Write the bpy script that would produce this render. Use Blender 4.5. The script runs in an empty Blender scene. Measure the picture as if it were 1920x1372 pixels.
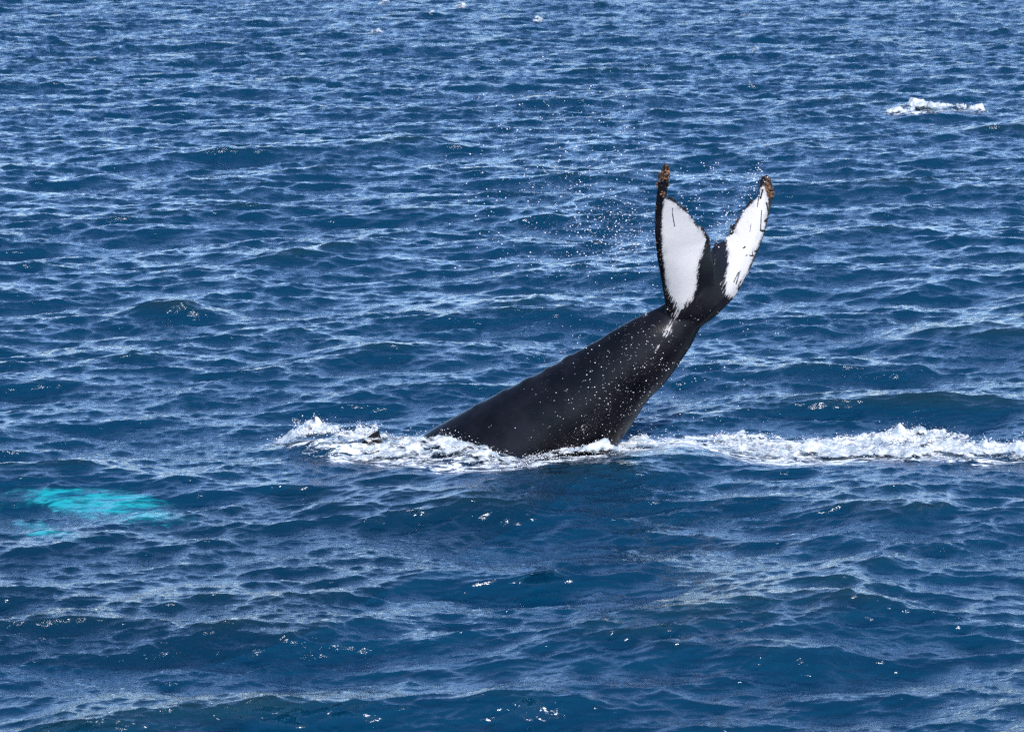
import bpy, bmesh, math
import numpy as np
from mathutils import Vector

# ------------------------------------------------------------------ camera, light, exposure
sc = bpy.context.scene
COL = sc.collection
CAM_H = 8.0
F = 6000.0                       # focal length in photo pixels (photo 1920 wide)
PITCH = math.radians(9.74)      # camera looks this far below the horizon

cam_d = bpy.data.cameras.new('camera')
cam_d.sensor_width = 36.0
cam_d.lens = 36.0 * F / 1920.0
cam_d.clip_start = 0.5
cam_d.clip_end = 9000
cam_d.dof.use_dof = True
cam_d.dof.focus_distance = 41.0
cam_d.dof.aperture_fstop = 7.0
cam = bpy.data.objects.new('camera', cam_d)
COL.objects.link(cam)
cam.location = (0, 0, CAM_H)
cam.rotation_euler = (math.pi / 2 - PITCH, 0, 0)
sc.camera = cam

SUN_EL = math.radians(45)
SUN_DIR = Vector((0.32, -1.0, 0)).normalized() * math.cos(SUN_EL) + Vector((0, 0, math.sin(SUN_EL)))
world = bpy.data.worlds.new('World')
sc.world = world
world.use_nodes = True
wn = world.node_tree
bgn = wn.nodes['Background']
sky = wn.nodes.new('ShaderNodeTexSky')
sky.sky_type = 'NISHITA'
sky.sun_disc = False
sky.sun_elevation = SUN_EL
sky.sun_rotation = math.atan2(SUN_DIR.x, SUN_DIR.y)
sky.air_density = 1.0
sky.altitude = 300
sky.dust_density = 0.0
sky.ozone_density = 4.5
wn.links.new(sky.outputs[0], bgn.inputs[0])
bgn.inputs[1].default_value = 0.15

sun_d = bpy.data.lights.new('sun', 'SUN')
sun_d.energy = 2.9
sun_d.angle = math.radians(0.5)
sun_d.color = (1.0, 0.96, 0.9)
sun = bpy.data.objects.new('sun', sun_d)
COL.objects.link(sun)
sun.rotation_euler = SUN_DIR.to_track_quat('Z', 'Y').to_euler()
sun.location = SUN_DIR * 80

sc.view_settings.view_transform = 'Standard'
sc.view_settings.look = 'None'
sc.view_settings.exposure = 0.8
sc.view_settings.gamma = 1.0
sc.view_settings.use_curve_mapping = False
sc.render.engine = 'CYCLES'
sc.cycles.max_bounces = 8
sc.cycles.transparent_max_bounces = 12
sc.cycles.sample_clamp_direct = 4.0
sc.cycles.sample_clamp_indirect = 6.0
sc.cycles.use_denoising = False

# ------------------------------------------------------------------ helpers
SP, CP = math.sin(PITCH), math.cos(PITCH)

def ray(u, v):
    """world direction through photo point (u, v), scaled so that its y is 1"""
    u = np.asarray(u, float); v = np.asarray(v, float)
    a = (u - 960.0) / F; b = (686.0 - v) / F
    y = CP + b * SP
    z = -SP + b * CP
    return a / y, z / y

def at(u, v, Y):
    """the point at distance Y that stands at (u, v)"""
    a, z = ray(u, v)
    Y = np.asarray(Y, float)
    return np.stack([a * Y, Y + 0 * a, CAM_H + z * Y], -1)

def on_sea(u, v, z=0.0):
    a, s = ray(u, v)
    Y = (z - CAM_H) / s
    return np.stack([a * Y, Y, z + 0 * Y], -1)

def project(P):
    x, y, z = P[..., 0], P[..., 1], P[..., 2] - CAM_H
    d = y * CP - z * SP
    h = y * SP + z * CP
    return 960 + F * x / d, 686 - F * h / d

def smooth(x, a, b):
    t = np.clip((x - a) / (b - a), 0, 1)
    return t * t * (3 - 2 * t)

def tag(o, label=None, cat=None, group=None, kind=None):
    if label: o['label'] = label
    if cat: o['category'] = cat
    if group: o['group'] = group
    if kind: o['kind'] = kind
    return o

def mesh_np(name, V, faces, mat=None, parent=None, smooth_shade=True):
    """V (n,3); faces (m,k) int array of one polygon size"""
    me = bpy.data.meshes.new(name)
    V = np.ascontiguousarray(V, np.float32)
    faces = np.ascontiguousarray(faces, np.int32)
    m, k = faces.shape
    me.vertices.add(len(V)); me.vertices.foreach_set('co', V.ravel())
    me.loops.add(m * k); me.loops.foreach_set('vertex_index', faces.ravel())
    me.polygons.add(m)
    me.polygons.foreach_set('loop_start', np.arange(0, m * k, k, dtype=np.int32))
    me.update(calc_edges=True)
    if smooth_shade:
        me.polygons.foreach_set('use_smooth', np.ones(m, bool))
    o = bpy.data.objects.new(name, me)
    COL.objects.link(o)
    if mat: me.materials.append(mat)
    if parent: o.parent = parent
    return o

def attr(o, name, data):
    if data.ndim == 1:
        a = o.data.attributes.new(name, 'FLOAT', 'POINT')
        a.data.foreach_set('value', np.ascontiguousarray(data, np.float32))
    else:
        a = o.data.attributes.new(name, 'FLOAT_VECTOR', 'POINT')
        a.data.foreach_set('vector', np.ascontiguousarray(data, np.float32).ravel())

class Tile:
    """a periodic field sampled with bilinear interpolation"""
    def __init__(s, L, arrs):
        s.L = L; s.A = [a.astype(np.float32) for a in arrs]; s.N = arrs[0].shape[0]
    def __call__(s, x, y):
        fx = (x / s.L) % 1.0 * s.N; fy = (y / s.L) % 1.0 * s.N
        i = np.floor(fx).astype(np.int64); j = np.floor(fy).astype(np.int64)
        tx = (fx - i).astype(np.float32); ty = (fy - j).astype(np.float32)
        i %= s.N; j %= s.N
        i1 = (i + 1) % s.N; j1 = (j + 1) % s.N
        out = []
        for a in s.A:
            out.append((a[j, i] * (1 - tx) + a[j, i1] * tx) * (1 - ty) + (a[j1, i] * (1 - tx) + a[j1, i1] * tx) * ty)
        return out if len(out) > 1 else out[0]

def noise_tile(L, N, lo, hi, beta, seed, stretch=1.0):
    """random field, wavelengths lo..hi metres, unit variance"""
    rg = np.random.default_rng(seed)
    k = np.fft.fftfreq(N, L / N) * 2 * math.pi
    KX, KY = np.meshgrid(k, k)
    K = np.hypot(KX * stretch, KY); K[0, 0] = 1
    S = K ** (-beta) * (K > 2 * math.pi / hi) * (K < 2 * math.pi / lo)
    S[0, 0] = 0
    h = np.fft.ifft2(S * np.fft.fft2(rg.standard_normal((N, N)))).real
    return Tile(L, [h / h.std()])

def sea_tile(L, N, lo, hi, B, wind, spread, seed, kp):
    rg = np.random.default_rng(seed)
    k = np.fft.fftfreq(N, L / N) * 2 * math.pi
    KX, KY = np.meshgrid(k, k)
    K = np.hypot(KX, KY); K[0, 0] = 1
    c = (KX * math.cos(wind) + KY * math.sin(wind)) / K
    D = np.where(c > 0, np.abs(c) ** spread, 0.0) + 0.09 * np.abs(c) ** 0.7
    th = np.linspace(0, 2 * math.pi, 720)
    cc = np.cos(th)
    D /= (np.where(cc > 0, np.abs(cc) ** spread, 0) + 0.09 * np.abs(cc) ** 0.7).mean() * 2 * math.pi
    S = B * K ** -4 * D * np.exp(-1.25 * (kp / K) ** 2)
    S *= 1 / (1 + np.exp(-(K - 2 * math.pi / hi) * hi)) * 1 / (1 + np.exp((K - 2 * math.pi / lo) * lo * 0.7))
    S *= 1 + 1.6 * np.exp(-(np.log(K * 0.65 / (2 * math.pi)) / 0.6) ** 2)
    S[0, 0] = 0
    dk = 2 * math.pi / L
    a = np.sqrt(2 * S * dk * dk) * (rg.standard_normal((N, N)) + 1j * rg.standard_normal((N, N))) / math.sqrt(2)
    h = (np.fft.ifft2(a) * N * N).real
    dx = (np.fft.ifft2(1j * a * KX / K) * N * N).real
    dy = (np.fft.ifft2(1j * a * KY / K) * N * N).real
    return Tile(L, [h, dx, dy])

# ------------------------------------------------------------------ materials
def new_mat(name):
    m = bpy.data.materials.new(name); m.use_nodes = True
    nt = m.node_tree; nt.nodes.clear()
    out = nt.nodes.new('ShaderNodeOutputMaterial')
    return m, nt, out

def N(nt, t, **kw):
    n = nt.nodes.new(t)
    for k, v in kw.items():
        if k.startswith('i_'):
            key = k[2:]
            n.inputs[int(key) if key.isdigit() else key.replace('_', ' ')].default_value = v
        else:
            setattr(n, k, v)
    return n

def link(nt, a, b): nt.links.new(a, b)

def mathn(nt, op, a, b=None, c=None, clamp=False):
    n = nt.nodes.new('ShaderNodeMath'); n.operation = op; n.use_clamp = clamp
    for i, v in enumerate((a, b, c)):
        if v is None: continue
        if isinstance(v, (int, float)): n.inputs[i].default_value = v
        else: nt.links.new(v, n.inputs[i])
    return n.outputs[0]

def ramp(nt, fac, lo, hi):
    n = nt.nodes.new('ShaderNodeMapRange'); n.interpolation_type = 'SMOOTHSTEP'
    n.inputs[1].default_value = lo; n.inputs[2].default_value = hi
    nt.links.new(fac, n.inputs[0])
    return n.outputs[0]

def noise(nt, vec, scale, detail=2.0, rough=0.5, mapping=None, dist=0.0):
    if mapping:
        mp = nt.nodes.new('ShaderNodeMapping')
        mp.inputs['Scale'].default_value = mapping[0]
        mp.inputs['Rotation'].default_value = mapping[1]
        nt.links.new(vec, mp.inputs[0]); vec = mp.outputs[0]
    n = nt.nodes.new('ShaderNodeTexNoise')
    n.inputs['Scale'].default_value = scale; n.inputs['Detail'].default_value = detail
    n.inputs['Roughness'].default_value = rough; n.inputs['Distortion'].default_value = dist
    nt.links.new(vec, n.inputs['Vector'])
    return n.outputs[0]

# sea water
def make_water():
    m, nt, out = new_mat('sea_water')
    tc = N(nt, 'ShaderNodeTexCoord').outputs['Object']
    r1 = noise(nt, tc, 8.0, 4.0, 0.62, ((0.34, 1.1, 1.0), (0, 0, 0.12)), 0.4)
    r2 = noise(nt, tc, 26.0, 3.0, 0.6, ((0.45, 1.0, 1.0), (0, 0, -0.15)), 0.3)
    gust = noise(nt, tc, 0.45, 3.0, 0.55, ((0.45, 1.0, 1.0), (0, 0, 0.2)))
    calm = ramp(nt, gust, 0.35, 0.65)
    b1 = N(nt, 'ShaderNodeBump'); b1.inputs['Distance'].default_value = 0.027
    link(nt, r1, b1.inputs['Height'])
    link(nt, mathn(nt, 'MULTIPLY_ADD', calm, 0.65, 0.35), b1.inputs['Strength'])
    b2 = N(nt, 'ShaderNodeBump'); b2.inputs['Distance'].default_value = 0.0075
    link(nt, r2, b2.inputs['Height']); link(nt, b1.outputs[0], b2.inputs['Normal'])
    link(nt, mathn(nt, 'MULTIPLY_ADD', calm, 0.6, 0.4), b2.inputs['Strength'])
    # far off the sheet is too coarse for waves of half a metre, so they are relief there
    r3 = noise(nt, tc, 1.7, 4.0, 0.6, ((0.55, 1.0, 1.0), (0, 0, -0.25)), 0.3)
    spy = N(nt, 'ShaderNodeSeparateXYZ'); link(nt, tc, spy.inputs[0])
    b3 = N(nt, 'ShaderNodeBump'); b3.inputs['Distance'].default_value = 0.26
    link(nt, r3, b3.inputs['Height']); link(nt, b2.outputs[0], b3.inputs['Normal'])
    link(nt, mathn(nt, 'MULTIPLY', ramp(nt, spy.outputs[1], 36, 120), 0.9), b3.inputs['Strength'])
    nor = b3.outputs[0]
    fr = N(nt, 'ShaderNodeFresnel', i_IOR=1.345); link(nt, nor, fr.inputs['Normal'])
    gl = N(nt, 'ShaderNodeBsdfGlossy'); gl.inputs['Color'].default_value = (0.84, 0.88, 1, 1)
    gl.inputs['Roughness'].default_value = 0.10; link(nt, nor, gl.inputs['Normal'])
    df = N(nt, 'ShaderNodeBsdfDiffuse')
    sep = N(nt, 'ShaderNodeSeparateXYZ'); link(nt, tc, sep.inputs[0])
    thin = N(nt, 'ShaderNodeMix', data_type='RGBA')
    thin.inputs[6].default_value = (0.002, 0.068, 0.150, 1); thin.inputs[7].default_value = (0.022, 0.066, 0.068, 1)  # crests turn olive with height: light through thin water put into the colour
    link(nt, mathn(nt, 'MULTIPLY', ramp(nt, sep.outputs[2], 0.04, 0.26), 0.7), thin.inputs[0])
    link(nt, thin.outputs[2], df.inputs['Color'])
    link(nt, b1.outputs[0], df.inputs['Normal'])
    tr = N(nt, 'ShaderNodeBsdfTransparent'); tr.inputs['Color'].default_value = (0.20, 0.96, 1.0, 1)
    bm_ = N(nt, 'ShaderNodeMixShader'); bm_.inputs[0].default_value = 0.72
    link(nt, df.outputs[0], bm_.inputs[1]); link(nt, tr.outputs[0], bm_.inputs[2])
    mx = N(nt, 'ShaderNodeMixShader'); link(nt, fr.outputs[0], mx.inputs[0])
    link(nt, bm_.outputs[0], mx.inputs[1]); link(nt, gl.outputs[0], mx.inputs[2])
    # thin lacing of bubbles where the sea is churned
    fa = N(nt, 'ShaderNodeAttribute', attribute_name='foam').outputs['Fac']
    f1 = noise(nt, tc, 7.0, 7.0, 0.76, ((0.45, 1, 1), (0, 0, 0.1)), 0.8)
    fs = mathn(nt, 'ADD', mathn(nt, 'MULTIPLY', fa, 0.40), mathn(nt, 'MULTIPLY', mathn(nt, 'SUBTRACT', f1, 0.70), 1.6))
    ff = mathn(nt, 'MULTIPLY', ramp(nt, fs, 0.0, 0.16), 0.92)
    fd = N(nt, 'ShaderNodeBsdfDiffuse'); fd.inputs['Color'].default_value = (0.80, 0.83, 0.85, 1)
    link(nt, nor, fd.inputs['Normal'])
    mf = N(nt, 'ShaderNodeMixShader'); link(nt, ff, mf.inputs[0])
    link(nt, mx.outputs[0], mf.inputs[1]); link(nt, fd.outputs[0], mf.inputs[2])
    link(nt, mf.outputs[0], out.inputs[0])
    return m

def make_deep():
    m, nt, out = new_mat('deep_water')
    d = N(nt, 'ShaderNodeBsdfDiffuse'); d.inputs['Color'].default_value = (0.003, 0.033, 0.068, 1)
    link(nt, d.outputs[0], out.inputs[0])
    return m

def make_foam():
    m, nt, out = new_mat('white_foam')
    tc = N(nt, 'ShaderNodeTexCoord').outputs['Object']
    n1 = noise(nt, tc, 55.0, 5.0, 0.7)
    n2 = noise(nt, tc, 9.0, 4.0, 0.6)
    b = N(nt, 'ShaderNodeBump'); b.inputs['Distance'].default_value = 0.01; b.inputs['Strength'].default_value = 0.6
    link(nt, n1, b.inputs['Height'])
    cr = N(nt, 'ShaderNodeMix', data_type='RGBA')
    cr.inputs[6].default_value = (0.28, 0.33, 0.37, 1); cr.inputs[7].default_value = (0.62, 0.61, 0.595, 1)
    link(nt, ramp(nt, n2, 0.38, 0.60), cr.inputs[0])
    p = N(nt, 'ShaderNodeBsdfPrincipled'); p.inputs['Roughness'].default_value = 0.35
    link(nt, cr.outputs[2], p.inputs['Base Color']); link(nt, b.outputs[0], p.inputs['Normal'])
    # thin places let the water through
    th = N(nt, 'ShaderNodeAttribute', attribute_name='thick').outputs['Fac']
    n3 = noise(nt, tc, 14.0, 7.0, 0.76, ((0.5, 1, 1), (0, 0, 0.1)), 0.6)
    al = ramp(nt, mathn(nt, 'ADD', th, mathn(nt, 'MULTIPLY', mathn(nt, 'SUBTRACT', n3, 0.5), 2.2)), 0.30, 0.62)
    t = N(nt, 'ShaderNodeBsdfTransparent')
    mx = N(nt, 'ShaderNodeMixShader'); link(nt, al, mx.inputs[0])
    link(nt, t.outputs[0], mx.inputs[1]); link(nt, p.outputs[0], mx.inputs[2])
    link(nt, mx.outputs[0], out.inputs[0])
    return m

def make_drop():
    m, nt, out = new_mat('spray_water')
    p = N(nt, 'ShaderNodeBsdfPrincipled'); p.inputs['Base Color'].default_value = (0.88, 0.84, 0.85, 1)
    p.inputs['Roughness'].default_value = 0.12; p.inputs['IOR'].default_value = 1.33
    link(nt, p.outputs[0], out.inputs[0])
    return m

def make_skin():
    m, nt, out = new_mat('whale_skin')
    tc = N(nt, 'ShaderNodeTexCoord').outputs['Object']
    sd = N(nt, 'ShaderNodeAttribute', attribute_name='pale').outputs['Fac']
    pv = N(nt, 'ShaderNodeAttribute', attribute_name='skin_uv').outputs['Vector']
    st = noise(nt, pv, 1.0, 5.0, 0.68, ((0.34, 0.045, 1), (0, 0, 0)), 0.3)     # streaks along the blade
    st2 = noise(nt, pv, 1.0, 3.0, 0.6, ((0.10, 0.10, 1), (0, 0, 0)))
    fe = N(nt, 'ShaderNodeAttribute', attribute_name='feather').outputs['Fac']
    w = mathn(nt, 'ADD', sd, mathn(nt, 'MULTIPLY', mathn(nt, 'SUBTRACT', st, 0.5), mathn(nt, 'MULTIPLY_ADD', fe, 58.0, 7.0)))
    w = mathn(nt, 'ADD', w, mathn(nt, 'MULTIPLY', mathn(nt, 'SUBTRACT', st2, 0.5), 6.0))
    st3 = noise(nt, pv, 1.0, 2.0, 0.6, ((0.55, 0.3, 1), (0, 0, 0)))
    w = mathn(nt, 'ADD', w, mathn(nt, 'MULTIPLY', mathn(nt, 'SUBTRACT', st3, 0.5), 12.0))
    pale = ramp(nt, w, -2.4, 2.4)
    spot = noise(nt, tc, 38.0, 4.0, 0.7)
    big = noise(nt, tc, 2.2, 5.0, 0.6)
    dk = N(nt, 'ShaderNodeMix', data_type='RGBA')
    dk.inputs[6].default_value = (0.0022, 0.002, 0.0032, 1); dk.inputs[7].default_value = (0.009, 0.0075, 0.010, 1)
    link(nt, ramp(nt, big, 0.35, 0.7), dk.inputs[0])
    dk2 = N(nt, 'ShaderNodeMix', data_type='RGBA')
    link(nt, dk.outputs[2], dk2.inputs[6]); dk2.inputs[7].default_value = (0.16, 0.16, 0.17, 1)
    link(nt, mathn(nt, 'MULTIPLY', ramp(nt, spot, 0.70, 0.78), 0.8), dk2.inputs[0])
    wh = N(nt, 'ShaderNodeMix', data_type='RGBA')
    wh.inputs[6].default_value = (0.40, 0.37, 0.36, 1); wh.inputs[7].default_value = (0.55, 0.505, 0.48, 1)
    mot = noise(nt, tc, 7.0, 8.0, 0.72)
    link(nt, ramp(nt, mathn(nt, 'ADD', mathn(nt, 'MULTIPLY', sd, 0.012), mot), 0.40, 0.66), wh.inputs[0])
    col = N(nt, 'ShaderNodeMix', data_type='RGBA')
    link(nt, pale, col.inputs[0]); link(nt, dk2.outputs[2], col.inputs[6]); link(nt, wh.outputs[2], col.inputs[7])
    fine = noise(nt, tc, 60.0, 4.0, 0.6)
    b = N(nt, 'ShaderNodeBump'); b.inputs['Distance'].default_value = 0.006; b.inputs['Strength'].default_value = 0.25
    link(nt, fine, b.inputs['Height'])
    med = noise(nt, tc, 5.0, 4.0, 0.55)
    b0 = N(nt, 'ShaderNodeBump'); b0.inputs['Distance'].default_value = 0.03; b0.inputs['Strength'].default_value = 0.22
    link(nt, med, b0.inputs['Height']); link(nt, b0.outputs[0], b.inputs['Normal'])
    p = N(nt, 'ShaderNodeBsdfPrincipled')
    link(nt, col.outputs[2], p.inputs['Base Color']); link(nt, b.outputs[0], p.inputs['Normal'])
    p.inputs['Roughness'].default_value = 0.33
    # skin under water meets no air, so it hardly mirrors
    sz = N(nt, 'ShaderNodeSeparateXYZ'); link(nt, tc, sz.inputs[0])
    link(nt, mathn(nt, 'MULTIPLY', ramp(nt, sz.outputs[2], -0.15, 0.05), 0.19), p.inputs['Specular IOR Level'])
    link(nt, p.outputs[0], out.inputs[0])
    return m

def make_fin_skin():
    m, nt, out = new_mat('white_flipper_skin')
    tc = N(nt, 'ShaderNodeTexCoord').outputs['Object']
    n = noise(nt, tc, 3.0, 8.0, 0.8, ((0.8, 1.6, 1), (0, 0, 0)), 0.8)
    c = N(nt, 'ShaderNodeMix', data_type='RGBA')
    c.inputs[6].default_value = (0.02, 0.03, 0.035, 1); c.inputs[7].default_value = (0.82, 0.84, 0.82, 1)
    co = N(nt, 'ShaderNodeAttribute', attribute_name='core').outputs['Fac']
    nn = mathn(nt, 'ADD', n, mathn(nt, 'MULTIPLY_ADD', co, 0.27, -0.20))
    link(nt, ramp(nt, nn, 0.38, 0.62), c.inputs[0])
    p = N(nt, 'ShaderNodeBsdfPrincipled'); p.inputs['Roughness'].default_value = 0.6
    link(nt, c.outputs[2], p.inputs['Base Color'])
    link(nt, p.outputs[0], out.inputs[0])
    return m

def make_barnacle():
    m, nt, out = new_mat('barnacle_shell')
    oi = N(nt, 'ShaderNodeObjectInfo').outputs['Random']
    tc = N(nt, 'ShaderNodeTexCoord').outputs['Object']
    n = noise(nt, tc, 60.0, 4.0, 0.6)
    c = N(nt, 'ShaderNodeMix', data_type='RGBA')
    c.inputs[6].default_value = (0.014, 0.006, 0.005, 1); c.inputs[7].default_value = (0.27, 0.13, 0.06, 1)
    link(nt, mathn(nt, 'MULTIPLY', mathn(nt, 'MULTIPLY', oi, oi), mathn(nt, 'ADD', n, 0.35), clamp=True), c.inputs[0])
    p = N(nt, 'ShaderNodeBsdfPrincipled'); p.inputs['Roughness'].default_value = 0.45
    link(nt, c.outputs[2], p.inputs['Base Color'])
    link(nt, p.outputs[0], out.inputs[0])
    return m

M_WATER, M_DEEP, M_FOAM, M_DROP = make_water(), make_deep(), make_foam(), make_drop()
M_SKIN, M_FIN, M_BARN = make_skin(), make_fin_skin(), make_barnacle()

# ------------------------------------------------------------------ the sea surface
WIND = math.radians(-70)
KP = 2 * math.pi / 6.5
TA = sea_tile(128.0, 2048, 0.28, 60.0, 0.0098, WIND, 2.2, 11, KP)
TB = sea_tile(17.3, 1024, 0.06, 0.28, 0.017, WIND - 0.15, 1.8, 5, KP)

# single waves the photograph shows: (u, v, height, sigma across, sigma depth, slant)
SWELLS = [
    (1290, 862, 0.17, 0.62, 0.42, 0.10), (1120, 885, 0.10, 0.9, 0.40, 0.25), (1600, 880, 0.05, 1.3, 0.4, 0.0),
    (575, 838, 0.12, 0.25, 0.3, 0), (660, 845, 0.12, 0.4, 0.3, 0), (760, 848, 0.10, 0.4, 0.3, 0), (838, 850, 0.09, 0.34, 0.3, 0), (905, 864, 0.10, 0.3, 0.25, 0), (700, 890, 0.05, 0.8, 0.25, 0),
    (315, 585, 0.26, 0.42, 0.42, 0.0), (420, 592, 0.10, 0.8, 0.4, 0.0),
    (1850, 632, 0.24, 1.5, 0.6, 0.18), (1790, 770, 0.18, 0.8, 0.5, 0.0), (1590, 765, 0.13, 1.0, 0.5, 0.15),
    (290, 1050, 0.13, 0.9, 0.38, 0.0), (870, 1085, 0.12, 0.8, 0.35, 0.1), (470, 1335, 0.26, 0.75, 0.36, 0.22),
    (1710, 1060, 0.13, 0.55, 0.35, 0.0), (990, 1318, 0.10, 0.5, 0.3, -0.1), (1280, 1300, 0.09, 0.5, 0.3, -0.15),
    (1750, 214, 0.12, 1.1, 0.9, 0.0), (1860, 248, 0.22, 1.0, 0.9, 0.0), (540, 365, 0.14, 0.9, 0.5, 0.0),
    (30, 370, 0.16, 0.9, 0.7, 0.0), (640, 660, 0.13, 0.6, 0.4, 0.0), (60, 725, 0.14, 0.8, 0.4, 0.0),
    (120, 1175, 0.14, 0.45, 0.3, 0.0), (560, 1195, 0.12, 0.6, 0.3, 0.2), (1240, 1065, 0.13, 0.5, 0.35, 0.2), (1100, 1130, 0.10, 0.7, 0.3, 0.4), (1480, 1230, 0.13, 0.6, 0.3, 0.1), (1650, 1300, 0.14, 0.8, 0.3, 0.25), (750, 700, 0.10, 0.6, 0.4, 0.2), (1350, 1145, 0.1, 0.6, 0.3, 0.4), (1620, 480, 0.16, 1.0, 0.6, 0.05), (1560, 195, 0.2, 1.0, 0.9, 0.0),
]
SW = []
for u, v, h, sx, sy, sl in SWELLS:
    p = on_sea(u, v); SW.append((p[0], p[1], h * (0.68 if v > 960 else 0.85 if v < 800 else 1.0), sx, sy, sl))

WY0 = 40.2
def sea_at(x, y, fine=1.0):
    """displaced surface point of the rest position (x, y)"""
    h, dx, dy = TA(x, y)
    h2, dx2, dy2 = TB(x, y)
    # water pressed flatter round the whale and its wake
    calm = 1 - 0.55 * np.exp(-((y - WY0) / 1.7) ** 2) * smooth(x, -6.0, -3.5)
    h = h * calm; dx = dx * calm; dy = dy * calm
    h = h + h2 * fine; dx = dx + dx2 * fine; dy = dy + dy2 * fine
    for (cx, cy, a, sx, sy, sl) in SW:
        near = (np.abs(x - cx) < 3.2 * sx + 1) & (np.abs(y - cy) < 3.2 * sy + 2)
        if not near.any(): continue
        X = x[near] - cx; Yv = y[near] - cy - sl * X
        g = a * np.exp(-(X / sx) ** 2 * 0.5 - (np.where(Yv < 0, Yv / (sy * 0.75), Yv / (sy * 1.25))) ** 2 * 0.5)
        h[near] += g
        dy[near] -= 0.12 * g
    # short wind waves lean the way they run, so their fronts are steep and their backs long
    lean = np.clip(h, -0.25, 0.3)
    return x + 0.95 * dx + 1.2 * math.cos(WIND) * lean, y + 0.95 * dy + 1.2 * math.sin(WIND) * lean, h

# foam areas (photo points of their outline, laid on the water)
POLY_RIGHT = [(1165, 846), (1215, 832), (1290, 824), (1380, 820), (1470, 826), (1560, 826), (1640, 818), (1700, 816), (1770, 826), (1850, 840),
              (1940, 838), (2080, 846), (2090, 866), (1930, 868), (1830, 868), (1740, 862), (1650, 862), (1560, 868), (1470, 868), (1400, 862),
              (1340, 848), (1280, 842), (1225, 852), (1170, 858)]
POLY_TONGUE = [(966, 892), (990, 868), (1030, 856), (1100, 852), (1180, 848), (1190, 856), (1120, 864), (1060, 874), (1010, 888)]
POLY_LEFT = [(505, 829), (560, 824), (640, 826), (740, 828), (815, 826), (860, 836), (900, 850), (985, 874), (965, 890), (900, 891), (830, 889),
             (760, 880), (700, 868), (630, 864), (580, 850)]
POLY_FAR = [(1672, 217), (1700, 210), (1760, 207), (1836, 209), (1838, 211), (1780, 213), (1740, 216), (1700, 219)]

def poly_world(poly):
    return np.array([on_sea(u, v)[:2] for u, v in poly])

def sd_poly(px, py, poly):
    """signed distance, positive inside"""
    d = np.full(px.shape, 1e9); inside = np.zeros(px.shape, bool)
    n = len(poly)
    for i in range(n):
        ax, ay = poly[i]; bx, by = poly[(i + 1) % n]
        ex, ey = bx - ax, by - ay
        wx, wy = px - ax, py - ay
        t = np.clip((wx * ex + wy * ey) / (ex * ex + ey * ey + 1e-12), 0, 1)
        d = np.minimum(d, np.hypot(wx - ex * t, wy - ey * t))
        c = ((ay > py) != (by > py)) & (px < (bx - ax) * (py - ay) / (by - ay + 1e-12) + ax)
        inside ^= c
    return np.where(inside, d, -d)

NA = noise_tile(12.0, 1024, 0.18, 1.4, 1.6, 21)
NB = noise_tile(6.0, 1024, 0.05, 0.35, 1.6, 22)
NC = noise_tile(3.0, 1024, 0.035, 0.10, 1.0, 23)

def build_sea():
    half = 960 / F * 1.28
    core = np.linspace(-half, half, 880)
    out = []
    s, d = half, core[1] - core[0]
    while s < 40:
        d *= 1.28; s += d; out.append(s)
    S = np.concatenate([-np.array(out)[::-1], core, np.array(out)])
    ys = [25.5]
    while ys[-1] < 158:
        ys.append(ys[-1] + 0.031 * (ys[-1] / 28) ** 1.30)
    d = ys[-1] - ys[-2]
    while ys[-1] < 6000:
        d *= 1.09; ys.append(ys[-1] + d)
    lo = []
    y, d = 25.5, 0.03
    while y > -60:
        d *= 1.22; y -= d; lo.append(y)
    Y = np.array(lo[::-1] + ys)
    XX = S[None, :] * np.maximum(Y, 9.0)[:, None]
    YY = np.repeat(Y[:, None], len(S), 1)
    x, y = XX.ravel(), YY.ravel()
    # detail fades where the sheet is too coarse to carry it
    dist = np.abs(S[None, :]) / half
    fine = (1 - smooth(dist, 1.0, 1.3)) * (1 - 0.15 * smooth(YY, 90, 150)) * (1 - smooth(YY, 158, 190)) * smooth(YY, 22, 25.5)
    big = (1 - 0.9 * smooth(dist, 1.0, 4.0)) * (1 - 0.95 * smooth(YY, 190, 700)) * (0.2 + 0.8 * smooth(YY, 15, 25))
    X, Yd, Z = sea_at(x, y, fine.ravel())
    b = big.ravel()
    V = np.stack([x + (X - x) * b, y + (Yd - y) * b, Z * b], -1)
    nr, nc = len(Y), len(S)
    i = np.arange(nr - 1)[:, None] * nc + np.arange(nc - 1)[None, :]
    faces = np.stack([i, i + 1, i + nc + 1, i + nc], -1).reshape(-1, 4)
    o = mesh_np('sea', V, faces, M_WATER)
    foam = np.zeros(len(x))
    for poly, wd, am in ((POLY_RIGHT, 0.55, 1.0), (POLY_LEFT, 0.45, 0.95), (POLY_TONGUE, 0.25, 0.9), (POLY_FAR, 0.8, 0.8)):
        pw = poly_world(poly)
        sel = (x > pw[:, 0].min() - 2) & (x < pw[:, 0].max() + 2) & (y > pw[:, 1].min() - 3) & (y < pw[:, 1].max() + 3)
        sd = sd_poly(x[sel], y[sel], pw)
        foam[sel] = np.maximum(foam[sel], am * smooth(sd, -wd, 0.12))
    attr(o, 'foam', foam)
    tag(o, kind='structure')
    s = 7000.0
    fl = mesh_np('deep_water', np.array([(-s, -s, -14), (s, -s, -14), (s, s, -14), (-s, s, -14)]), np.array([[0, 1, 2, 3]]), M_DEEP, None, False)
    tag(fl, kind='structure')
    return o

build_sea()

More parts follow.
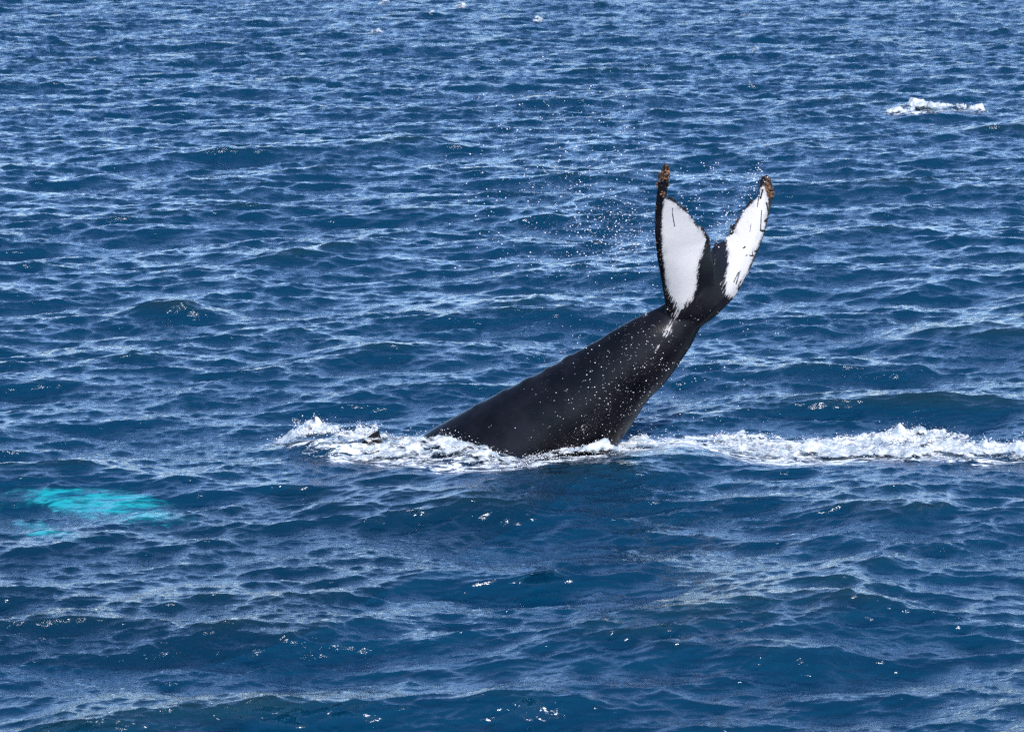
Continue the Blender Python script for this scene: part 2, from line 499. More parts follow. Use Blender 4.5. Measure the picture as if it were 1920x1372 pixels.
# ------------------------------------------------------------------ whale
def catmull(P, n):
    P = np.asarray(P, float)
    L = np.concatenate([[0], np.cumsum(np.linalg.norm(np.diff(P, axis=0), axis=1))])
    t = np.linspace(0, L[-1], n)
    Q = np.vstack([2 * P[0] - P[1], P, 2 * P[-1] - P[-2]])
    res = []
    for tt in t:
        k = min(max(np.searchsorted(L, tt, 'right') - 1, 0), len(P) - 2)
        f = (tt - L[k]) / (L[k + 1] - L[k] + 1e-12)
        p0, p1, p2, p3 = Q[k], Q[k + 1], Q[k + 2], Q[k + 3]
        res.append(0.5 * ((2 * p1) + (-p0 + p2) * f + (2 * p0 - 5 * p1 + 4 * p2 - p3) * f * f + (-p0 + 3 * p1 - 3 * p2 + p3) * f ** 3))
    return np.array(res)

def lin(P, n):
    P = np.asarray(P, float)
    L = np.concatenate([[0], np.cumsum(np.linalg.norm(np.diff(P[:, :2], axis=0), axis=1))])
    t = np.linspace(0, L[-1], n)
    return np.stack([np.interp(t, L, P[:, k]) for k in range(P.shape[1])], -1)

def whale_mesh():
    parts = []
    # trunk: (dorsal u, v, ventral u, v, distance, side half width)
    st = [(-520, 1010, -480, 1090, 41.6, 0.25), (-430, 950, -330, 1180, 41.5, 0.75), (-240, 990, -120, 1230, 41.3, 1.15), (-20, 985, 90, 1240, 41.1, 1.30),
          (220, 985, 330, 1250, 40.9, 1.28), (430, 950, 560, 1190, 40.75, 1.18), (600, 895, 740, 1095, 40.6, 1.02), (720, 862, 880, 1030, 40.5, 0.88),
          (817, 801, 1010, 962, 40.4, 0.76), (920, 745, 1100, 885, 40.3, 0.63), (986, 712, 1150, 840, 40.2, 0.56), (1027, 691, 1184, 797, 40.15, 0.50),
          (1064, 670, 1215, 750, 40.1, 0.44), (1105, 648, 1250, 714, 40.05, 0.38), (1170, 608, 1291, 656, 40.0, 0.29), (1211, 587, 1306, 628, 40.0, 0.235),
          (1246, 569, 1316, 608, 40.0, 0.19), (1272, 540, 1324, 570, 40.0, 0.15), (1300, 505, 1332, 530, 40.0, 0.08)]
    D = np.array([at(a, b, y) for a, b, c, d, y, w in st])
    Vn = np.array([at(c, d, y) for a, b, c, d, y, w in st])
    W = np.array([[s[5]] for s in st])
    allp = catmull(np.hstack([D, Vn, W]), 190)
    m = 56
    ang = np.linspace(0, 2 * math.pi, m, endpoint=False)
    rings = []
    rg = np.random.default_rng(3)
    for k, r in enumerate(allp):
        d, v, w = r[:3], r[3:6], r[6]
        c = (d + v) / 2; hv = (d - v) / 2
        s = np.cos(ang)                       # +1 back, -1 belly
        lat = np.sign(np.sin(ang)) * np.abs(np.sin(ang)) ** 1.25
        sw = 1 - 0.10 * s
        rings.append(c + s[:, None] * hv + (lat * w * sw)[:, None] * np.array([0.0, 1.0, 0.0]) + 0)
    R = np.array(rings)
    n = len(R)
    # knuckles along the back
    u, v = project(R[:, 0])
    for ku, a in ((1064, .030), (1027, .024), (1105, .016), (986, .024), (1140, .012), (940, .016), (893, .014), (1085, .012)):
        g = a * np.exp(-((u - ku) / 8.0) ** 2)
        hv = R[:, 0] - R[:, m // 2]; hv /= np.linalg.norm(hv, axis=1)[:, None]
        for j, f in ((0, 1), (1, .8), (m - 1, .8), (2, .4), (m - 2, .4)):
            R[:, j] += hv * (g * f)[:, None]
    V = R.reshape(-1, 3)
    F_ = [(i * m + j, i * m + (j + 1) % m, (i + 1) * m + (j + 1) % m, (i + 1) * m + j) for i in range(n - 1) for j in range(m)]
    base = len(V)
    V = np.vstack([V, R[0].mean(0), R[-1].mean(0)])
    T_ = [(base, (j + 1) % m, j) for j in range(m)] + [(base + 1, (n - 1) * m + j, (n - 1) * m + (j + 1) % m) for j in range(m)]
    parts.append((V, F_ + T_))

    # flukes
    near_L = [(1272, 632), (1252, 600), (1247, 566), (1240, 522), (1233, 484), (1229, 443), (1229, 397), (1232, 365), (1235, 338), (1242, 316), (1248, 304)]
    near_T = [(1292, 622), (1324, 590), (1330, 540), (1332, 500), (1331, 462), (1329, 446), (1321, 429), (1306, 417), (1295, 400), (1277, 385), (1262, 374), (1248, 366), (1250, 353), (1255, 333), (1252, 312)]
    far_L = [(1286, 632), (1319, 608), (1344, 590), (1376, 558), (1402, 514), (1420, 473), (1434, 434), (1443, 397), (1448, 372), (1450, 356), (1445, 336), (1437, 326)]
    far_T = [(1262, 600), (1300, 560), (1326, 520), (1331, 492), (1334, 474), (1342, 462), (1352, 451), (1364, 439), (1378, 417), (1391, 391), (1408, 378), (1420, 362), (1423, 347), (1428, 333), (1433, 327)]
    def blade(Lp, Tp, sgn, seed, tl, tt):
        n, q = 240, 40
        Lp = np.asarray(Lp, float); Tp = np.asarray(Tp, float)
        kl, kt = tl, tt
        # match leading and trailing rails by hand-set parameters
        t = np.linspace(0, 1, n)
        Lq = np.stack([np.interp(t, kl, Lp[:, i]) for i in (0, 1)], -1)
        Tq = np.stack([np.interp(t, kt, Tp[:, i]) for i in (0, 1)], -1)
        ker = np.hanning(13); ker /= ker.sum()
        for A in (Lq, Tq):
            for i in (0, 1):
                pad = np.pad(A[:, i], 6, 'edge'); A[:, i] = np.convolve(pad, ker, 'valid')
        rg = np.random.default_rng(seed)
        jag = np.convolve(rg.standard_normal(n + 6), np.ones(3) / 3, 'valid')[:n]
        jag2 = np.convolve(rg.standard_normal(n + 20), np.hanning(14), 'valid')[:n] * 0.4
        amp = 2.6 * smooth(t, 0.34, 0.42) * (1 - 0.6 * smooth(t, 0.9, 1))
        Tq[:, 0] += (jag + jag2) * amp * (0.6 if sgn < 0 else -0.6); Tq[:, 1] -= (jag + jag2) * amp * 0.8
        edge = 0.020
        V, F_ = [], []
        ss = 0.5 - 0.5 * np.cos(np.linspace(0, math.pi, q))
        def depth(u, v):
            rise = np.clip((580 - v) / 270.0, 0.0, 1.1)
            dx = (u - 1329) / 146.0
            return 40.0 + 1.05 * dx * (0.08 + 0.92 * (1 - smooth(v, 440, 650))) + (-0.42 if sgn < 0 else 0.42) * rise ** 2 * np.sign(rise)
        Lw = at(Lq[:, 0], Lq[:, 1], depth(Lq[:, 0], Lq[:, 1]))
        Tw = at(Tq[:, 0], Tq[:, 1], depth(Tq[:, 0], Tq[:, 1]))
        span = np.gradient((Lw + Tw) / 2, axis=0)
        cross = Tw - Lw
        nrm = np.cross(span, cross); nrm /= np.linalg.norm(nrm, axis=1)[:, None]
        nrm[nrm[:, 1] > 0] *= -1            # towards the belly side
        for k in range(3):
            nrm = np.apply_along_axis(lambda a: np.convolve(np.pad(a, 20, 'edge'), np.ones(41) / 41, 'valid'), 0, nrm)
        for i in range(n):
            tk = np.interp(t[i], [0, .12, .3, .45, .7, .9, 1], [.12, .26, .19, .135, .09, .055, .03])
            open_t = smooth(t[i], 0.30, 0.46)          # below the notch the inner side is joined to the other blade
            pl = np.sqrt(np.clip(ss * 3.2, 0, 1)) ** 1.0
            pt = (1 - open_t) + open_t * np.clip((1 - ss) * 1.35, 0, 1) ** 0.8
            th = edge * 0.5 + (tk * 0.5 - edge * 0.5) * pl * pt
            mid = Lw[i] + ss[:, None] * cross[i]
            hollow = 0.04 * np.linalg.norm(cross[i]) * np.sin(math.pi * ss) * open_t
            mid = mid - nrm[i] * hollow[:, None] * 0.6
            V.append(mid + nrm[i] * th[:, None]); V.append(mid - nrm[i] * th[:, None])
        V = np.concatenate(V)
        def idx(i, side, j): return (i * 2 + side) * q + j
        for i in range(n - 1):
            for j in range(q - 1):
                F_.append((idx(i, 0, j), idx(i, 0, j + 1), idx(i + 1, 0, j + 1), idx(i + 1, 0, j)))
                F_.append((idx(i, 1, j), idx(i + 1, 1, j), idx(i + 1, 1, j + 1), idx(i, 1, j + 1)))
            F_.append((idx(i, 0, 0), idx(i + 1, 0, 0), idx(i + 1, 1, 0), idx(i, 1, 0)))
            F_.append((idx(i, 0, q - 1), idx(i, 1, q - 1), idx(i + 1, 1, q - 1), idx(i + 1, 0, q - 1)))
        for i in (0, n - 1):
            for j in range(q - 1):
                F_.append((idx(i, 0, j), idx(i, 1, j), idx(i, 1, j + 1), idx(i, 0, j + 1)))
        return V, F_
    tl = [0, .09, .18, .30, .41, .52, .65, .76, .86, .94, 1.0]
    tt = [0, .10, .22, .32, .42, .47, .53, .60, .66, .71, .75, .79, .84, .93, 1.0]
    parts.append(blade(near_L, near_T, -1, 1, tl, tt))
    tl = [0, .10, .17, .28, .40, .51, .62, .73, .80, .86, .95, 1.0]
    tt = [0, .10, .20, .29, .36, .42, .47, .52, .60, .70, .77, .84, .89, .95, 1.0]
    parts.append(blade(far_L, far_T, 1, 2, tl, tt))

    me = bpy.data.meshes.new('tmp')
    Vs, Fs, off = [], [], 0
    for V, F_ in parts:
        Vs.append(V); Fs += [tuple(int(a) + off for a in f) for f in F_]; off += len(V)
    # each shell is remeshed together with the others into one continuous skin
    me.from_pydata(np.concatenate(Vs).tolist(), [], Fs)
    bm = bmesh.new(); bm.from_mesh(me)
    bmesh.ops.recalc_face_normals(bm, faces=bm.faces); bm.to_mesh(me); bm.free()
    tmp = bpy.data.objects.new('tmp', me); COL.objects.link(tmp)
    r = tmp.modifiers.new('r', 'REMESH'); r.mode = 'VOXEL'; r.voxel_size = 0.0155
    s = tmp.modifiers.new('s', 'SMOOTH'); s.iterations = 5; s.factor = 0.5
    dg = bpy.context.evaluated_depsgraph_get()
    ev = tmp.evaluated_get(dg)
    res = bpy.data.meshes.new_from_object(ev)
    bpy.data.objects.remove(tmp)
    return res

def pts(o_me):
    a = np.empty(len(o_me.vertices) * 3, np.float32); o_me.vertices.foreach_get('co', a)
    b = np.empty(len(o_me.vertices) * 3, np.float32); o_me.vertices.foreach_get('normal', b)
    return a.reshape(-1, 3).astype(float), b.reshape(-1, 3).astype(float)

wme = whale_mesh()
wme.name = 'whale'
whale = bpy.data.objects.new('whale', wme); COL.objects.link(whale)
wme.materials.clear(); wme.materials.append(M_SKIN)
wme.polygons.foreach_set('use_smooth', np.ones(len(wme.polygons), bool))
tag(whale, 'black diving whale with raised tail flukes that are white underneath', 'whale')

WP, WN = pts(wme)
PALE = [
    # near fluke
    [(1246, 372), (1262, 378), (1276, 390), (1292, 403), (1304, 421), (1318, 436), (1325, 450), (1318, 470), (1308, 500), (1306, 530), (1303, 552), (1290, 566), (1278, 578),
     (1268, 592), (1266, 570), (1256, 552), (1248, 530), (1246, 500), (1242, 470), (1241, 430), (1242, 395)],
    # far fluke
    [(1427, 352), (1432, 347), (1440, 372), (1440, 395), (1432, 434), (1418, 470), (1400, 512), (1379, 548), (1366, 558), (1358, 545), (1360, 520), (1366, 496), (1364, 462), (1362, 446),
     (1374, 436), (1384, 418), (1396, 394), (1410, 382), (1420, 370)],
    [(1240, 632), (1247, 612), (1262, 600), (1262, 620), (1248, 634)],
    [(1224, 650), (1238, 645), (1236, 652), (1228, 655)],
    [(1292, 652), (1302, 644), (1300, 656), (1286, 668)],
    [(1207, 586), (1216, 582), (1214, 592), (1208, 592)],
    [(1273, 688), (1280, 678), (1284, 682), (1276, 692)],
]
uu, vv = project(WP)
sel = (uu > 1150)
pale = np.full(len(WP), -60.0)
for k, poly in enumerate(PALE):
    d = sd_poly(uu[sel], vv[sel], np.array(poly, float))
    if k >= 2: d = d * 1.2 - 4.6
    pale[sel] = np.maximum(pale[sel], d)
pale = np.clip(pale, -60, 40)
pale = np.where(pale > 0, pale * 1.5, pale * 1.15)
# dark scratches and marks on the white
MARKS = [((1261, 390), (1261, 402), 1.0), ((1261, 402), (1265, 425), 1.7), ((1408, 420), (1406, 436), 1.2), ((1428, 394), (1426, 430), 1.3), ((1426, 432), (1434, 434), 2.6),
         ((1434, 415), (1440, 410), 2.8), ((1394, 465), (1397, 463), 2.4), ((1398, 480), (1401, 478), 1.4), ((1406, 479), (1412, 480), 2.0), ((1411, 471), (1411, 480), 1.0), ((1415, 471), (1420, 470), 1.6),
         ((1424, 362), (1420, 388), 1.2), ((1430, 356), (1426, 372), 2.2), ((1385, 510), (1376, 528), 1.6), ((1388, 508), (1380, 532), 1.3), ((1370, 440), (1375, 436), 1.8),
         ((1437, 380), (1441, 398), 2.0)]
MARKS = [(a, b, w * 0.65) for a, b, w in MARKS]
for (a, b), (c, d), w in MARKS:
    ex, ey = c - a, d - b
    wx, wy = uu - a, vv - b
    t = np.clip((wx * ex + wy * ey) / (ex * ex + ey * ey), 0, 1)
    dd = np.hypot(wx - ex * t, wy - ey * t)
    pale = np.where(dd < w * 1.3, np.minimum(pale, -14 + 18 * smooth(dd, w * 0.3, w * 1.3)), pale)
# a ring shaped scar and two small scars on the flank
rr = np.abs(np.hypot(uu - 1095, vv - 801) - 4.2)
pale = np.where(rr < 1.3, np.maximum(pale, 2.0), pale)
for (a, b, c, d, w) in ((917, 801, 923, 795, 1.3), (1058, 733, 1064, 730, 1.6), (1143, 772, 1147, 757, 0.9), (932, 815, 934, 813, 1.0)):
    ex, ey = c - a, d - b
    t = np.clip(((uu - a) * ex + (vv - b) * ey) / (ex * ex + ey * ey), 0, 1)
    dd = np.hypot(uu - a - ex * t, vv - b - ey * t)
    pale = np.where(dd < w, np.maximum(pale, 1.0), pale)
# the pale colour lies on the belly side only
face = WN @ np.array([0.25, -0.97, 0.0])
pale = np.where(face < -0.15, -60, pale)
attr(whale, 'pale', pale)
fe = np.maximum(smooth(vv, 525, 572) * (uu < 1322), smooth(vv, 490, 545) * (uu >= 1322))
fe = np.maximum(fe, 0.45 * smooth(uu, 1296, 1306) * (1 - smooth(uu, 1330, 1334)))
fe = np.maximum(fe, 0.35 * smooth(uu, 1345, 1352) * (1 - smooth(uu, 1366, 1374)))
attr(whale, 'feather', fe)
ca, sa = math.cos(math.radians(24)), math.sin(math.radians(24))
attr(whale, 'skin_uv', np.stack([uu * ca + vv * sa, -uu * sa + vv * ca, WP[:, 1] * 0 + 3], -1))

def empty_skin_attrs(o, uvscale=146.0):
    n = len(o.data.vertices)
    attr(o, 'pale', np.full(n, -60.0)); 

def loft(name, secs, mat, parent, q=20):
    """secs: list of (leading point, trailing point, thickness)"""
    V = []; n = len(secs)
    ang = np.linspace(0, 2 * math.pi, q, endpoint=False)
    L = np.array([s[0] for s in secs], float); T = np.array([s[1] for s in secs], float)
    sp = np.gradient((L + T) / 2, axis=0)
    nr = np.cross(sp, T - L); nr /= np.linalg.norm(nr, axis=1)[:, None] + 1e-9
    for i in range(n):
        c = (L[i] + T[i]) / 2
        for a in ang:
            V.append(c + (T[i] - L[i]) / 2 * math.cos(a) + nr[i] * secs[i][2] * math.sin(a) * (0.6 - 0.4 * math.cos(a)))
    F_ = [(i * q + j, i * q + (j + 1) % q, (i + 1) * q + (j + 1) % q, (i + 1) * q + j) for i in range(n - 1) for j in range(q)]
    o = mesh_np(name, np.array(V), np.array(F_), mat, parent)
    bm = bmesh.new(); bm.from_mesh(o.data)
    bm.verts.ensure_lookup_table()
    bm.faces.new([bm.verts[j] for j in range(q)][::-1]); bm.faces.new([bm.verts[(n - 1) * q + j] for j in range(q)])
    bmesh.ops.recalc_face_normals(bm, faces=bm.faces)
    bm.to_mesh(o.data); bm.free()
    return o

# dorsal fin: a low hooked fin whose tip shows through the broken water
def dorsal():
    b = [(640, 880, 760, 880), (655, 858, 740, 860), (668, 842, 724, 838), (680, 828, 714, 820), (692, 817, 712, 812), (700, 811, 711, 808), (706, 808, 711, 807)]
    secs = []
    for i, (a, c, d, e) in enumerate(b):
        secs.append((at(a, c, 39.95), at(d, e, 39.95), 0.12 * (1 - i / 7.5)))
    o = loft('dorsal_fin', secs, M_SKIN, whale)
    empty_skin_attrs(o)
dorsal()

# pectoral flippers, white, under the surface
def flipper(pts_, thick, seed):
    rg = np.random.default_rng(seed)
    P = catmull(np.array(pts_, float), 70)
    secs = []
    for i, (u0, v0, u1, v1, z) in enumerate(P):
        t = i / 69
        j = 4 * math.sin(i * 0.9 + seed) + 3 * math.sin(i * 2.3) + rg.normal() * 4.0
        L = on_sea(u0 + j * 0.3, v0 - abs(j) * 0.5, z); T = on_sea(u1, v1 + j * 0.6, z - 0.05)
        secs.append((L, T, thick * (1 - 0.75 * t)))
    o = loft('pectoral_flipper', secs, M_FIN, whale, 16)
    V, _ = pts(o.data)
    t = np.repeat(np.arange(70) / 69, 16); a = np.tile(np.linspace(0, 2 * math.pi, 16, endpoint=False), 70)
    u_ = project(V)[0]
    attr(o, 'core', (1 - np.abs(np.cos(a)) ** 3) * (1 - smooth(t, 0.84, 1.0)) * smooth(u_, -10, 90))
    return o
flipper([(-330, 925, -300, 1000, -0.75), (-150, 922, -130, 985, -0.5), (20, 917, 34, 950, -0.30), (120, 915, 112, 968, -0.25), (200, 917, 190, 980, -0.25), (270, 924, 255, 986, -0.25), (330, 946, 322, 987, -0.28), (368, 972, 366, 980, -0.34)], 0.09, 1)
flipper([(-420, 985, -410, 1050, -1.1), (-200, 976, -200, 1010, -0.8), (0, 977, 0, 1003, -0.55), (70, 980, 70, 1012, -0.5), (140, 986, 140, 1014, -0.5), (190, 1000, 188, 1006, -0.5)], 0.07, 2)

# barnacles on the fluke tips
def barnacle_mesh(seed):
    rg = np.random.default_rng(seed)
    bm = bmesh.new()
    q = 9
    prof = [(1.0, -0.3), (0.95, 0.1), (0.62, 0.8), (0.50, 0.86), (0.30, 0.55)]
    rows = []
    for r, z in prof:
        rows.append([bm.verts.new((r * math.cos(2 * math.pi * j / q) * (1 + 0.16 * rg.normal()), r * math.sin(2 * math.pi * j / q) * (1 + 0.16 * rg.normal()), z * (1 + 0.12 * rg.normal()))) for j in range(q)])
    for a, b in zip(rows, rows[1:]):
        for j in range(q):
            bm.faces.new((a[j], a[(j + 1) % q], b[(j + 1) % q], b[j]))
    bm.faces.new(rows[-1]); bm.faces.new(rows[0][::-1])
    me = bpy.data.meshes.new('barnacle'); bm.to_mesh(me); bm.free()
    me.materials.append(M_BARN)
    return me
BM = [barnacle_mesh(s) for s in range(5)]
def barnacles():
    rg = np.random.default_rng(8)
    spots = []
    for k in range(46):      # near tip
        v = rg.uniform(309, 352); u = 1246 + (330 - v) * 0.12 + rg.normal() * (2.5 + (v - 309) * 0.12)
        spots.append((u, v, rg.uniform(1.5, 3.4)))
    for k in range(8):
        spots.append((rg.uniform(1237, 1245), rg.uniform(358, 368), rg.uniform(1.2, 2.0)))
    for k in range(44):      # far tip
        v = rg.uniform(334, 372); u = 1438 + (v - 330) * 0.22 + rg.normal() * 3.0
        spots.append((u, v, rg.uniform(1.5, 3.2)))
    for k in range(30):      # near leading edge
        v = rg.uniform(372, 600); u = np.interp(v, [365, 400, 443, 484, 522, 566, 600], [1236, 1233, 1233, 1238, 1246, 1254, 1262]) + rg.normal() * 2.0
        spots.append((u, v, rg.uniform(0.6, 1.1)))
    front = WN[:, 1] < 0.2
    for u, v, r in spots:
        d = (uu - u) ** 2 + (vv - v) ** 2 + np.where(front, 0, 400)
        i = int(np.argmin(d + rg.uniform(0, 3)))
        o = bpy.data.objects.new('barnacle', BM[rg.integers(5)])
        COL.objects.link(o); o.parent = whale
        nn = Vector(WN[i]) + Vector(rg.normal(size=3)) * 0.35
        o.location = Vector(WP[i]) + Vector(WN[i]) * 0.002
        o.rotation_euler = nn.to_track_quat('Z', 'Y').to_euler()
        s = r / 146.0 * 1.05
        o.scale = (s, s, s * rg.uniform(0.9, 1.5))
barnacles()

# ------------------------------------------------------------------ foam
def foam_patch(name, poly_px, res, lift, peaks, seed, rag=0.10, lump=1.0, spike=1.0, dens=0.0):
    pw = poly_world(poly_px)
    x0, y0 = pw.min(0) - 0.35; x1, y1 = pw.max(0) + 0.35
    xs = np.arange(x0, x1, res); ysr = np.arange(y0, y1, res * 1.5)
    X, Y = np.meshgrid(xs, ysr)
    x, y = X.ravel(), Y.ravel()
    ox = seed * 3.7
    na, nb, nc_ = NA(x * 0.7 + ox, y), NB(x * 0.8 + ox, y), NC(x + ox, y)
    sd = sd_poly(x, y, pw) + rag * na + rag * 0.45 * nb
    px, py, pz = sea_at(x, y, np.full(x.shape, 0.6))
    body = smooth(sd, 0.0, 0.35)
    add = lift * body * (0.7 + 0.5 * np.abs(na) + 0.3 * np.abs(nb))
    for (u, v, a, sx, sy) in peaks:
        c = on_sea(u, v)
        g = a * np.exp(-0.5 * ((x - c[0]) / sx) ** 2 - 0.5 * ((y - c[1]) / sy) ** 2)
        add = add + g * np.clip(0.75 + 0.22 * np.abs(nb) * spike + 0.22 * na, 0.1, 2.2)
    add = add + lump * (0.014 * np.abs(nb) + 0.003 * np.abs(nc_) + 0.06 * np.abs(na)) * smooth(sd, -0.05, 0.2)
    spk = np.clip(nc_ - 1.6, 0, 2) * 0.012 * spike
    add = add + spk * smooth(sd, 0, 0.15)
    z = pz + 0.012 + add - 0.05 * smooth(-sd, 0.0, 0.12)
    if callable(dens):
        dens = dens(project(np.stack([px, py, pz], -1))[0])
    thick = np.clip(0.06 + 0.55 * smooth(sd, -0.06, 0.40) + dens + 0.10 * nb + 0.20 * na + 1.6 * (add - 0.05), 0, 1.4)
    nr, nc = X.shape
    i = np.arange(nr - 1)[:, None] * nc + np.arange(nc - 1)[None, :]
    faces = np.stack([i, i + 1, i + nc + 1, i + nc], -1).reshape(-1, 4)
    keep = (sd[faces] > -0.03).all(1)
    faces = faces[keep]
    used = np.unique(faces); remap = -np.ones(len(x), int); remap[used] = np.arange(len(used))
    V = np.stack([px + 0.012 * nb, py + 0.012 * na, z], -1)[used]
    o = mesh_np(name, V, remap[faces], M_FOAM)
    attr(o, 'thick', thick[used])
    return o, V

OCTA = np.array([(1, 0, 0), (-1, 0, 0), (0, 1, 0), (0, -1, 0), (0, 0, 1), (0, 0, -1)], float)
OF = np.array([(0, 2, 4), (2, 1, 4), (1, 3, 4), (3, 0, 4), (2, 0, 5), (1, 2, 5), (3, 1, 5), (0, 3, 5)])
def ico():
    bm = bmesh.new(); bmesh.ops.create_icosphere(bm, subdivisions=1, radius=1)
    bm.verts.ensure_lookup_table()
    V = np.array([v.co[:] for v in bm.verts]); F_ = np.array([[v.index for v in f.verts] for f in bm.faces]); bm.free()
    return V, F_
IV, IF = ico()
def drops(name, P, R, seed, stretch=None):
    rg = np.random.default_rng(seed)
    n = len(P)
    sc_ = R[:, None] * rg.uniform(0.7, 1.35, (n, 3))
    V = P[:, None, :] + IV[None] * sc_[:, None, :]
    Fc = IF[None] + (np.arange(n) * len(IV))[:, None, None]
    return mesh_np(name, V.reshape(-1, 3), Fc.reshape(-1, 3), M_DROP)

o, VR = foam_patch('wake_foam', POLY_RIGHT, 0.012, 0.02,
    [(1690, 830, 0.085, 0.24, 0.25), (1740, 832, 0.07, 0.30, 0.25), (1640, 830, 0.05, 0.35, 0.25), (1560, 836, 0.05, 0.3, 0.3), (1400, 834, 0.05, 0.3, 0.25), (1480, 850, 0.04, 0.3, 0.3), (1840, 848, 0.06, 0.4, 0.3)], 1,
    dens=lambda u: np.interp(u, [1170, 1300, 1480, 1600, 1900], [0.02, -0.24, -0.14, 0.10, 0.04]), lump=0.42)
tag(o, 'long band of churned white foam right of the raised tail', 'sea foam', kind='stuff')
o, VT = foam_patch('wake_foam', POLY_TONGUE, 0.012, 0.03, [(1030, 862, 0.02, 0.25, 0.2), (1100, 856, 0.02, 0.3, 0.2)], 2, rag=0.04, lump=0.45)
tag(o, 'short white foam tongue across the foot of the tail stock', 'sea foam', kind='stuff')
o, VL = foam_patch('wake_foam', POLY_LEFT, 0.012, 0.03,
    [(574, 836, 0.11, 0.13, 0.12), (615, 838, 0.07, 0.2, 0.15), (690, 834, 0.08, 0.11, 0.10), (665, 838, 0.07, 0.12, 0.12), (760, 845, 0.02, 0.3, 0.2)], 3, rag=0.08, lump=0.22,
    dens=lambda u: np.interp(u, [500, 600, 760, 860, 980], [0.0, 0.05, -0.04, -0.26, -0.18]))
tag(o, 'white splashing foam left of the tail over the submerged back', 'sea foam', kind='stuff')
o, VF = foam_patch('whitecap', POLY_FAR, 0.03, 0.03, [(1735, 213, 0.05, 0.5, 0.8), (1775, 211, 0.03, 0.4, 0.8)], 4, rag=0.15, spike=0.2, lump=0.6, dens=0.05)
tag(o, 'largest distant whitecap breaking near the right edge above the tail', 'whitecap', 'distant whitecaps')
CAPS = [(703, 63, 16, 'small whitecap below and left of the top edge whitecaps, a slanting streak'), (861, 18, 13, 'bright small whitecap beside the top edge left of centre'),
        (718, 9, 7, 'tiny whitecap speck at the top edge, leftmost of a pair'), (1416, 93, 7, 'tiny round whitecap alone in the far water above the far fluke tip'),
        (1004, 40, 9, 'faint tiny whitecap in the far water near the top centre'), (808, 29, 7, 'faint whitecap speck just left of the bright top edge whitecap'),
        (1395, 27, 12, 'thin whitecap line at the top right of centre')]
for k, (u, v, w, lb) in enumerate(CAPS):
    poly = [(u - w, v + 1), (u - w * .4, v - 2.2), (u + w * .5, v - 2.0), (u + w, v), (u + w * .4, v + 2.2), (u - w * .5, v + 2.6)]
    o, _ = foam_patch('whitecap', poly, 0.04, 0.015, [(u, v, 0.02, 0.12, 0.5)], 10 + k, rag=0.05, spike=0.2)
    tag(o, lb, 'whitecap', 'distant whitecaps')

# ------------------------------------------------------------------ spray
rg = np.random.default_rng(77)
def cloud(n, gen, ylo, yhi, rlo, rhi, skew=2.2):
    uv = gen(n)
    Y = rg.uniform(ylo, yhi, n)
    P = at(uv[:, 0], uv[:, 1], Y)
    R = (rlo + (rhi - rlo) * rg.random(n) ** skew) / 146.0
    return P, R

def g_main(n):
    a = rg.normal([1185, 440], [55, 38], (int(n * .38), 2))
    b = rg.normal([1085, 345], [100, 85], (int(n * .38), 2))
    c = np.stack([rg.triangular(820, 1100, 1240, n - len(a) - len(b)), rg.uniform(170, 520, n - len(a) - len(b))], -1)
    r = np.concatenate([a, b, c]); return np.where((r[:, :1] > 1228), r * [0, 1] + [1120, 0] + rg.normal(0, 40, r.shape), r)
P1, R1 = cloud(3300, g_main, 39.0, 40.9, 0.14, 1.25, 4.2)
o = drops('spray', P1, R1, 1); tag(o, 'cloud of flung water drops in the air left of the near fluke', 'spray', kind='stuff')

def g_notch(n):
    k = n // 2
    t = rg.random(k)
    a = np.stack([np.interp(t, [0, .3, .6, 1], [1338, 1372, 1402, 1430]), np.interp(t, [0, .3, .6, 1], [462, 425, 378, 320])], -1) + rg.normal(0, 9, (k, 2)) - [6, 7]
    m = n - k
    b = np.stack([rg.uniform(1262, 1428, m), rg.uniform(305, 440, m)], -1)
    return np.concatenate([a, b])
P2, R2 = cloud(380, g_notch, 40.1, 40.9, 0.3, 1.3)
o = drops('spray', P2, R2, 2); tag(o, 'fine drops flying off the far fluke between both flukes', 'spray', kind='stuff')

def g_body(n):
    a = rg.normal([1185, 690], [58, 75], (n // 2, 2)); b = rg.normal([1150, 780], [75, 55], (n // 4, 2))
    c = np.stack([rg.uniform(960, 1330, n - len(a) - len(b)), rg.uniform(590, 860, n - len(a) - len(b))], -1)
    r = np.concatenate([a, b, c]); r = r[r[:, 1] < 862]
    while len(r) < n: r = np.concatenate([r, r[: n - len(r)] + 3])
    return r
P3, R3 = cloud(1500, g_body, 38.6, 39.3, 0.10, 0.95, 4.5)
o = drops('spray', P3, R3, 3); tag(o, 'white water drops falling in front of the black tail stock', 'spray', kind='stuff')

def g_right(n):
    return np.stack([rg.normal(1350, 60, n), rg.uniform(560, 800, n)], -1)
P4, R4 = cloud(170, g_right, 39.2, 40.4, 0.15, 1.0)
o = drops('spray', P4, R4, 4); tag(o, 'sparse drops falling from the fluke right of the tail stock', 'spray', kind='stuff')

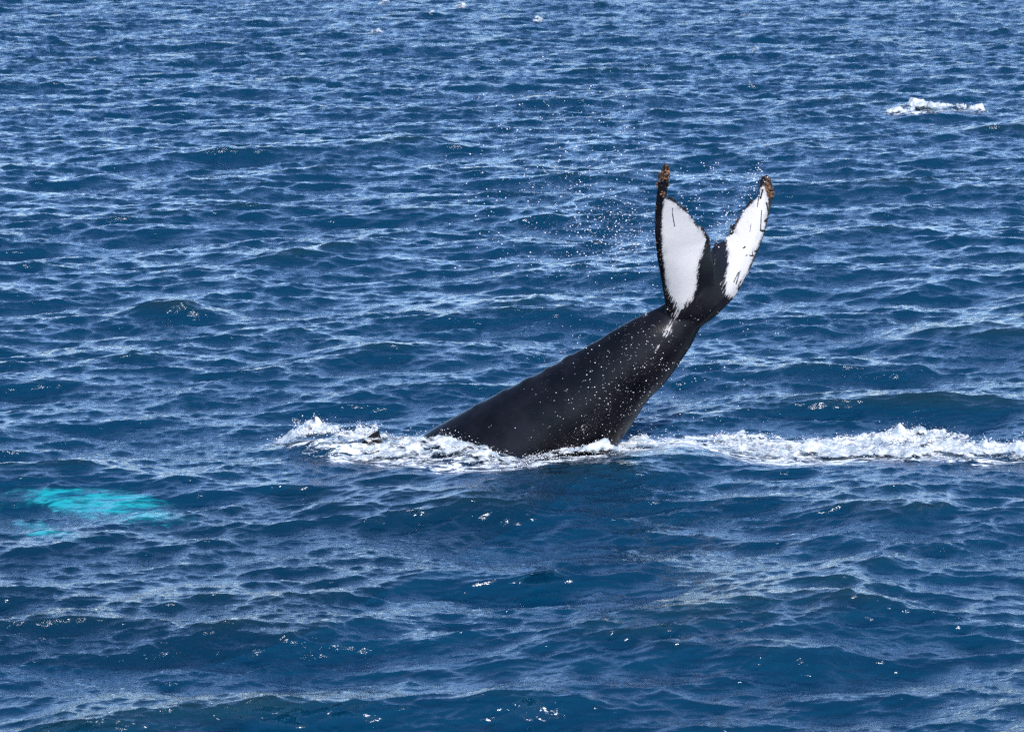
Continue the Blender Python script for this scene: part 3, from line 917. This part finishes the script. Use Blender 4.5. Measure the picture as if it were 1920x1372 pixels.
def foam_drops(V, n, hgt, seed, lim=None):
    r = np.random.default_rng(seed)
    W = V if lim is None else V[(V[:, 2] > lim)]
    i = r.integers(len(W), size=n)
    P = W[i] + np.stack([r.normal(0, .04, n), r.normal(0, .04, n), np.abs(r.normal(0, hgt, n))], -1)
    R = (0.22 + 0.95 * r.random(n) ** 3.5) / 146.0
    return P, R
def plume(spots, seed):
    r = np.random.default_rng(seed); PP, RR = [], []
    for (u, v, w, h, n) in spots:
        k = 5
        lean = r.normal(0, 0.35, k); tall = r.uniform(0.4, 1.0, k)
        j = r.integers(k, size=n); t = r.random(n) ** 1.7
        base = (j / (k - 1) - 0.5) * 2 * w
        uu_ = u + base * (1 - 0.3 * t) + lean[j] * t * h + r.normal(0, 1, n) * (1.2 + 3.5 * (1 - t))
        vv_ = v - h * tall[j] * t + r.normal(0, 1.2, n)
        PP.append(at(uu_, vv_, r.normal(40.25, 0.05, n))); RR.append((0.3 + 1.5 * r.random(n) ** 2.5 * (1.1 - t)) / 146.0)
    return np.concatenate(PP), np.concatenate(RR)
Pa, Ra = foam_drops(VR, 3000, 0.022, 5)
Pb, Rb = foam_drops(VR, 500, 0.06, 6, np.quantile(VR[:, 2], .93))
Pc, Rc = plume([(1690, 824, 26, 26, 420), (1665, 822, 10, 16, 120), (1748, 826, 4, 30, 60), (1600, 822, 30, 10, 160), (1400, 820, 60, 10, 260)], 21)
o = drops('spray', np.concatenate([Pa, Pb, Pc]), np.concatenate([Ra, Rb, Rc]), 6); tag(o, 'fine spray thrown up along the foam band right of the tail', 'spray', kind='stuff')
Pa, Ra = foam_drops(VL, 1500, 0.02, 7)
Pb, Rb = foam_drops(VL, 450, 0.06, 8, np.quantile(VL[:, 2], .90))
Pc, Rc = foam_drops(VT, 900, 0.02, 9)
Pd, Rd = plume([(574, 812, 14, 30, 330), (600, 812, 22, 16, 220), (640, 812, 18, 14, 120), (688, 814, 14, 28, 330), (703, 806, 4, 24, 90)], 22)
Pc = np.concatenate([Pc, Pd]); Rc = np.concatenate([Rc, Rd])
o = drops('spray', np.concatenate([Pa, Pb, Pc]), np.concatenate([Ra, Rb, Rc]), 9); tag(o, 'fine spray thrown up from the splash left of the tail', 'spray', kind='stuff')
